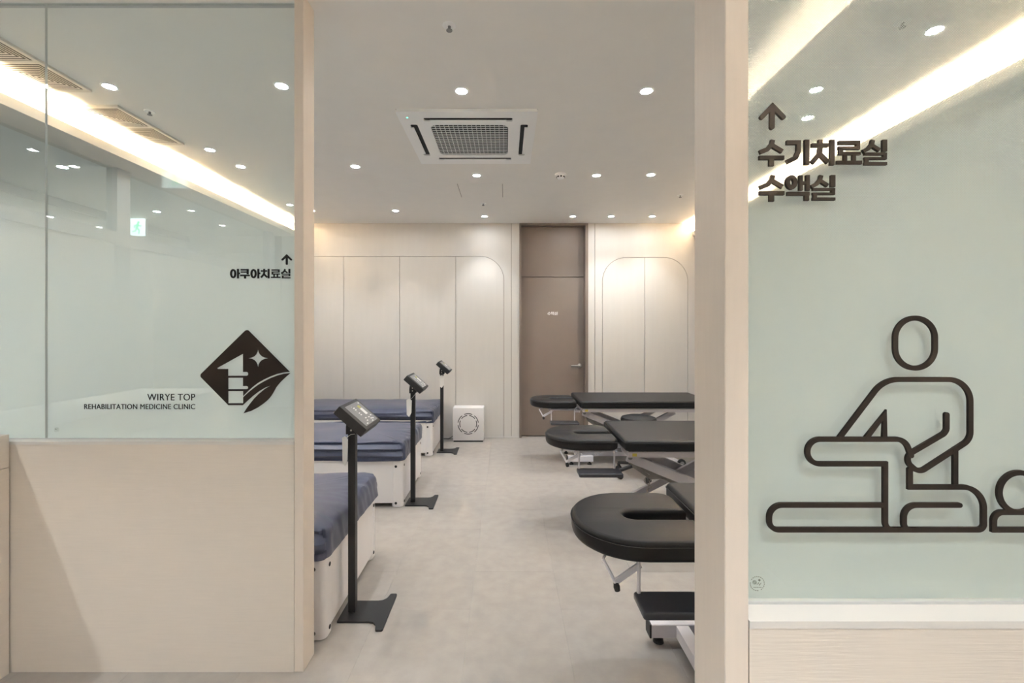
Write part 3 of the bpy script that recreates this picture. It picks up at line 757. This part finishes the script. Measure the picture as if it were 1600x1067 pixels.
    for s in (-1, 1):
        wa = obj('wheel_arm', bar(bmesh.new(), (0.88, s*0.29, 0.115), (1.045, s*0.30, 0.045), 0.012, 0.03), 'table_white', t)
        Mw = Matrix.Translation((1.045, s*0.318-0.012, 0.043)) @ Matrix.Rotation(-PI/2, 4, 'X')
        obj('wheel', lathe(bmesh.new(), [(0.022,-0.004),(0.030,-0.002),(0.041,0.0),(0.043,0.006),(0.043,0.018),(0.041,0.024),(0.022,0.026)], 22, Mw), 'rubber', wa, True)
        obj('wheel_hub', lathe(bmesh.new(), [(0,-0.006),(0.008,-0.006),(0.010,-0.002),(0.024,-0.001),(0.024,0.024),(0,0.026)], 20, Mw), 'hub_grey', wa, True)
    # hanging coiled cable
    pts = []
    for k in range(60):
        f_ = k/59; a = f_*5*2*PI; pts.append((0.20+0.10*f_+0.022*math.cos(a), -0.08+0.022*math.sin(a), 0.47-0.26*math.sin(f_*PI*0.62)))
    pts += [(0.33, -0.06, 0.20), (0.36, -0.05, 0.16), (0.34, -0.08, 0.12), (0.27, -0.08, 0.14), (0.24, -0.04, 0.22), (0.28, 0.0, 0.34)]
    obj('cable', T(pts, 0.0036, 6), 'cable_grey', t, True)
    obj('floor_cable', T([(0.60, 0.06, 0.20), (0.52, 0.10, 0.06), (0.44, 0.14, 0.006), (0.30, 0.10, 0.006), (0.16, 0.14, 0.006), (0.24, 0.18, 0.006), (0.5, 0.16, 0.006), (1.2, 0.1, 0.006)], 0.0042, 6), 'rubber', t, True)
    return t
t1 = table((0.762, 1.850, 0), 'nearest black massage table, partly hidden by the right entrance post')
dup(t1, (0.785, 3.335, 0), 'middle black massage table of the three along the right side')
dup(t1, (0.760, 4.985, 0), 'farthest black massage table, in front of the door and back wall')

# ---- stool
st = thing('rolling_stool', 'round black rolling stool between the middle and farthest massage tables', 'stool', (1.285, 4.40, 0))
obj('seat', lathe(bmesh.new(), [(0,0.512),(0.150,0.512),(0.166,0.522),(0.170,0.545),(0.160,0.566),(0.12,0.578),(0,0.584)], 32), 'leather', st, True)
obj('seat_plate', lathe(bmesh.new(), [(0,0.500),(0.07,0.500),(0.07,0.512),(0,0.512)], 20), 'black_plastic', st)
obj('gas_lift', lathe(bmesh.new(), [(0.012,0.50),(0.012,0.30),(0.024,0.30),(0.024,0.09),(0,0.09)], 18), 'black_metal', st, True)
for k in range(5):
    a = math.radians(205+72*k); c, s = math.cos(a), math.sin(a)
    lg = obj('leg', bar(bmesh.new(), (0.015*c, 0.015*s, 0.115), (0.225*c, 0.225*s, 0.082), 0.034, 0.026, 0.004), 'black_plastic', st)
    bm = bmesh.new()
    for q in (-1, 1): lathe(bm, [(0,-0.009),(0.020,-0.009),(0.026,-0.005),(0.026,0.005),(0.020,0.009),(0,0.009)], 16, Matrix.Translation((0.222*c-s*q*0.012, 0.222*s+c*q*0.012, 0.0262)) @ Matrix.Rotation(a, 4, 'Z') @ Matrix.Rotation(PI/2, 4, 'X'))
    box(bm, -0.012, 0.012, -0.009, 0.009, 0.03, 0.075, Matrix.Translation((0.222*c, 0.222*s, 0)) @ Matrix.Rotation(a, 4, 'Z'))
    obj('caster', bm, 'rubber', lg, True)

# ================================================================== RECEPTION COUNTER
ct = thing('reception_counter', 'beige laminate counter at the left edge, standing against the low partition', 'counter', (-2.04, 1.870, 0))
obj('body', B(-0.62, 0, -1.35, 0, 0, 0.846), 'partition_laminate', ct)
obj('top', B(-0.62, 0.0, -1.35, 0, 0.849, 0.982), 'partition_laminate', ct)

# ================================================================== EXIT SIGNS
def exit_sign(loc, ry, label, wd, ht, drop):
    t = thing('exit_sign', label, 'exit sign', loc, 'green exit signs'); t.rotation_euler = (0, 0, ry)
    obj('housing', B(-wd/2, wd/2, 0, 0.03, -ht/2, ht/2), 'ac_white', t)
    obj('face', B(-wd/2+0.006, wd/2-0.006, -0.002, 0, -ht/2+0.006, ht/2-0.006), 'exit_face', t)
    bm = bmesh.new(); s = ht
    def sk(p, w_): stroke(bm, [(a*s, b*s) for a, b in p], w_*s, -0.0035, -0.0021, fXZ)
    prism(bm, [arc(0.06*s, 0.26*s, 0.07*s, 0.07*s, 0, 330, 11)], -0.0035, -0.0021, fXZ)
    sk([(0.02, 0.14), (-0.04, -0.04)], 0.12); sk([(0.03, 0.12), (0.16, 0.04), (0.20, 0.10)], 0.055); sk([(0.0, 0.12), (-0.14, 0.10), (-0.16, -0.02)], 0.055)
    sk([(-0.03, -0.06), (0.10, -0.14), (0.08, -0.32)], 0.07); sk([(-0.05, -0.05), (-0.10, -0.20), (-0.26, -0.24)], 0.07)
    obj('running_figure', bm, 'exit_green', t)
    obj('hanger', T([(0, 0.015, ht/2), (0, 0.015, ht/2+drop)], 0.006, 8), 'ac_white', t)
xe, ze = px(215, 355, 5.0)
exit_sign((xe, 5.0, ze), 0, 'square exit sign in the side corridor, seen left through the glass', 0.18, 0.20, 2.632-ze-0.10)
exit_sign((-2.49, 0.43, 2.54), PI, 'exit sign over the lounge, seen only as a faint reflection', 0.20, 0.13, CEIL-2.54-0.065)

# ================================================================== LETTERING ON THE GLASS
# glyph strokes in a 220 x 230 box (x right, y down)
GL = {
 'su':  [([(120,3),(112,38),(75,83),(5,111)], 42), ([(118,52),(204,103)], 42), ([(0,158),(220,158)], 40), ([(108,158),(108,231)], 50)],
 'gi':  [([(3,25),(128,25)], 42), ([(110,8),(108,103),(84,158),(6,196)], 44), ([(182,0),(182,221)], 48)],
 'chi': [([(78,0),(78,40)], 42), ([(2,49),(146,49)], 38), ([(82,49),(72,125),(4,203)], 44), ([(68,120),(148,198)], 44), ([(182,0),(182,223)], 46)],
 'ryo': [([(15,26),(202,26)], 36), ([(185,26),(185,75)], 38), ([(15,73),(202,73)], 30), ([(35,75),(35,123)], 38), ([(17,121),(209,121)], 30), ([(74,121),(74,200)], 36), ([(152,121),(152,200)], 36), ([(0,199),(222,199)], 36)],
 'sil': [([(90,3),(80,43),(50,78),(3,103)], 38), ([(86,52),(148,92)], 36), ([(193,0),(193,104)], 46), ([(15,124),(212,124)], 25), ([(195,124),(195,163)], 38), ([(15,163),(212,163)], 23), ([(36,163),(36,209)], 38), ([(15,209),(215,209)], 30)],
 'aek': [('ring', 52, 64, 33, 44, 42), ([(135,3),(135,135)], 36), ([(196,0),(196,137)], 40), ([(135,68),(196,68)], 30), ([(15,163),(212,163)], 38), ([(188,163),(188,224)], 46)],
 'a':   [('ring', 70, 112, 50, 88, 46), ([(182,0),(182,225)], 46), ([(182,105),(226,105)], 44)],
 'ku':  [([(12,22),(196,22)], 42), ([(176,2),(174,128)], 46), ([(12,74),(180,74)], 34), ([(0,155),(222,155)], 42), ([(112,155),(112,228)], 50)],
}
def glyph(name, x0, y0, sc, Y, t, parent, m):     # x0,y0 pixel of the box corner, sc pixels per unit
    bm = bmesh.new()
    def f(u, v, dd): X_, Z_ = px(x0+u*sc, y0+v*sc, Y-t); return (X_, dd, Z_)
    for k, s in enumerate(GL[name]):
        t2 = t-k*0.00012
        if s[0] == 'ring':
            _, cx_, cy_, rx, ry, wd = s
            quadband(bm, arc(cx_, cy_, rx+wd*0.45, ry+wd*0.45, 0, 360, 28)[:-1], arc(cx_, cy_, max(8, rx-wd*0.45), max(8, ry-wd*0.45), 0, 360, 28)[:-1], Y-t2, Y-0.0002, f)
        else: stroke(bm, s[0], s[1]*0.87, Y-t2, Y-0.0002, f, caps=False)
    obj('letter', bm, m, parent)
def arrow(pts_head, pts_stem, wd, Y, t, parent, m):
    bm = bmesh.new(); f = lambda u, v, dd: (px(u, v, Y-t)[0], dd, px(u, v, Y-t)[1])
    stroke(bm, pts_head, wd, Y-t, Y-0.0002, f); stroke(bm, pts_stem, wd*1.06, Y-t+0.0002, Y-0.0002, f)
    obj('arrow', bm, m, parent)
K = 1/5.615
sg = thing('direction_sign', 'dark brown raised Korean lettering with upward arrow on the right glass', 'sign', (0,0,0))
TH = 0.005
for g, x_ in (('su',150),('gi',387),('chi',610),('ryo',833),('sil',1060)): glyph(g, 1160+x_*K, 140+437*K, K, RG, TH, sg, 'sign_brown')
for g, x_ in (('su',152),('aek',381),('sil',605)): glyph(g, 1160+x_*K, 140+748*K, K, RG, TH, sg, 'sign_brown')
arrow([(1191,182.5),(1207.5,165),(1224.5,182.5)], [(1207.3,166.5),(1207,198)], 7.2, RG, TH, sg, 'sign_brown')
sg = thing('direction_sign', 'small black Korean lettering with upward arrow on the left glass', 'sign', (0,0,0))
K2 = 0.1*150/226
for g, x_ in (('a',193),('ku',350),('a',512),('chi',672),('ryo',830),('sil',990)): glyph(g, 340+x_/10, 380+40, K2, LG, 0.004, sg, 'sign_black')
arrow([(441,405.5),(447.7,399),(454.5,405.5)], [(447.7,399.5),(447.7,412.2)], 2.9, LG, 0.004, sg, 'sign_black')
# door letters
sg = thing('door_sign', 'tiny white raised Korean letters on the grey-brown door', 'sign', (0,0,0))
for g, x_ in (('su',855.5),('aek',861),('sil',866.5)): glyph(g, x_, 487, 5.2/226, DY-0.0002, 0.004, sg, 'print_white')

# clinic emblem
E = 1/6.67
def ep(l): return [(300+a*E, 500+b*E) for a, b in l]
up1 = [(1020,539),(960,545),(890,561),(820,587),(750,620),(690,655),(640,692),(590,736),(537,790)]
lo1 = [(537,803),(592,752),(645,709),(700,669),(760,635),(825,602),(895,576),(960,559),(1027,552)]
leafb = [(985,588),(935,635),(905,668),(880,700),(855,748),(825,795),(790,835),(740,875),(690,910),(620,946),(540,971)]
sw2lo = [(575,915),(610,868),(650,818),(700,768),(760,718),(820,682)]
sw2up = [(760,706),(700,742),(640,788),(590,832),(532,886)]
left = arc(116, 578, 24, 24, 135, 225, 6); left = [(a, 578-(b-578)) for a, b in left]
outer = [(383,886),(99,598)] + [(93,588),(92,578),(93,568),(99,558)] + [(552,115)] + [(563,107),(575,104),(588,107),(598,115)] + up1 + [(537,740),(380,740),(380,866),(537,866)] + lo1 + leafb + sw2lo + sw2up
roof = [(265,500),(535,350),(535,541)] + arc(572, 560, 18, 20, -90, 90, 6) + [(378,580),(378,509),(270,509)]
win1 = [(380,601),(535,601),(535,687)] + arc(572, 703, 17, 17, -90, 90, 6) + [(380,720)]
star = []
tips = [(690,297),(795,397),(690,497),(592,397)]; ctr = (691,397)
for i in range(4):
    a, b = tips[i], tips[(i+1) % 4]
    star += [((1-s)**2*a[0]+2*s*(1-s)*(ctr[0]*0.85+(a[0]+b[0])/2*0.15)+s*s*b[0], (1-s)**2*a[1]+2*s*(1-s)*(ctr[1]*0.85+(a[1]+b[1])/2*0.15)+s*s*b[1]) for s in (0, 0.2, 0.4, 0.6, 0.8)]
em = thing('clinic_emblem', 'dark diamond emblem of tower, star and leaf with small clinic name beside it', 'emblem', (0,0,0))
fL = lambda u, v, dd: (px(u, v, LG)[0], dd, px(u, v, LG)[1])
obj('diamond', prism(bmesh.new(), [ep(outer), ep(roof), ep(win1), ep(star)], LG-0.003, LG-0.0002, fL), 'sign_brown', em)
def lt(s, x0, x1, ytop, ybot):
    X0, Z0 = px(x0, ybot, LG); X1, Z1 = px(x1, ytop, LG); obj('lettering', text_bm(s, X0, X1, Z0, Z1-Z0, LG-0.0002, 0.0015), 'sign_black', em)
lt('WIRYE TOP', 230.5, 305, 615.2, 625.6)
lt('REHABILITATION MEDICINE CLINIC', 132, 305, 631.2, 639.2)

# massage pictogram, stroke by stroke
pg = thing('pictogram', 'brown line pictogram of a kneeling figure massaging a lying person, on right glass', 'pictogram', (0,0,0))
fR = lambda u, v, dd: (px(u, v, RG-0.0045)[0], dd, px(u, v, RG-0.0045)[1])
SW = 7.8; PK = 0.0
def pic(name, paths):
    bm = bmesh.new()
    global PK
    for p, cl in paths: PK += 0.00015; stroke(bm, p, SW, RG-0.004-PK, RG-0.0002, fR, closed=cl)
    obj(name, bm, 'sign_brown', pg)
pic('head', [(rrect(1400.1, 1462.4, 496.9, 575.2, 31, 14), True)])
torso = rounded([(1312.9,684),(1382,593),(1517.6,593),(1517.6,687),(1437,739),(1411,716),(1476,678),(1480.3,672),(1480.3,648)], [0,46,34,22,14,16,8,10,0], n=12)
pic('torso', [(torso, False), ([(1355,684),(1383,648),(1383,686)], False), ([(1493.7,702),(1493.7,761)], False)])
pic('raised_leg', [(rounded([(1424.5,712),(1415,686.5),(1262.4,686.5),(1262.4,725),(1384,725),(1384,828),(1408,828)], [0,24,26,19,0,24,0], n=12), False)])
pic('kneeling_leg', [(rounded([(1422.6,734),(1422.6,761.2),(1538.3,761.2),(1538.3,828),(1202.6,828),(1202.6,789.5),(1382,789.5)], [0,0,42,9,14,25,0], n=12), False),
                     (rounded([(1500,789.5),(1413,789.5),(1413,828),(1434,828)], [0,19,19,0], n=12), False)])
pic('lying_figure', [(arc(1593.4, 769.6, 31, 31, 0, 360, 40)[:-1], True), (rounded([(1760,800.6),(1553.5,800.6),(1553.5,828),(1760,828)], [0,24,0,0], n=12), False)])

# safety stamps
def stamp(cx_, cy_, r, Y, label):
    t = thing('glass_stamp', label, 'stamp', (0,0,0)); f = lambda u, v, dd: (px(u, v, Y)[0], dd, px(u, v, Y)[1])
    bm = bmesh.new(); random.seed(3)
    for k in range(22):
        if k in (4, 12): continue
        a0 = 360/22*k; stroke(bm, arc(cx_, cy_, r, r, a0, a0+9, 2), r*0.10, Y-0.0006, Y-0.0002, f, caps=False)
    obj('ring_print', bm, 'stamp_grey', t)
    bm = bmesh.new()
    for k in range(3): stroke(bm, arc(cx_-r*0.38, cy_-r*0.18, r*(0.10+0.09*k), r*(0.10+0.09*k), 0, 360, 14)[:-1], r*0.045, Y-0.0006, Y-0.0002, f, closed=True)
    prism(bm, [[(cx_+r*0.3+r*0.2*math.cos(a), cy_-r*0.48+r*0.2*math.sin(a)) for a in (0, PI/2, PI, 3*PI/2)]], Y-0.0006, Y-0.0002, f)
    for k in range(5): stroke(bm, [(cx_-r*0.5+k*r*0.24, cy_+r*0.52), (cx_-r*0.38+k*r*0.24, cy_+r*0.52)], r*0.10, Y-0.0006, Y-0.0002, f, caps=False)
    stroke(bm, [(cx_-r*0.05, cy_+r*0.2), (cx_+r*0.2, cy_-r*0.15), (cx_+r*0.3, cy_+r*0.25), (cx_+r*0.55, cy_-r*0.1)], r*0.05, Y-0.0006, Y-0.0002, f, caps=False)
    obj('mark_print', bm, 'stamp_grey', t)
stamp(1183, 911.5, 11.0, RG, 'round grey safety-glass stamp in the bottom corner of the right glass')
stamp(88.5, 671, 3.6, LG, 'tiny grey safety-glass stamp at the bottom of the left glass')
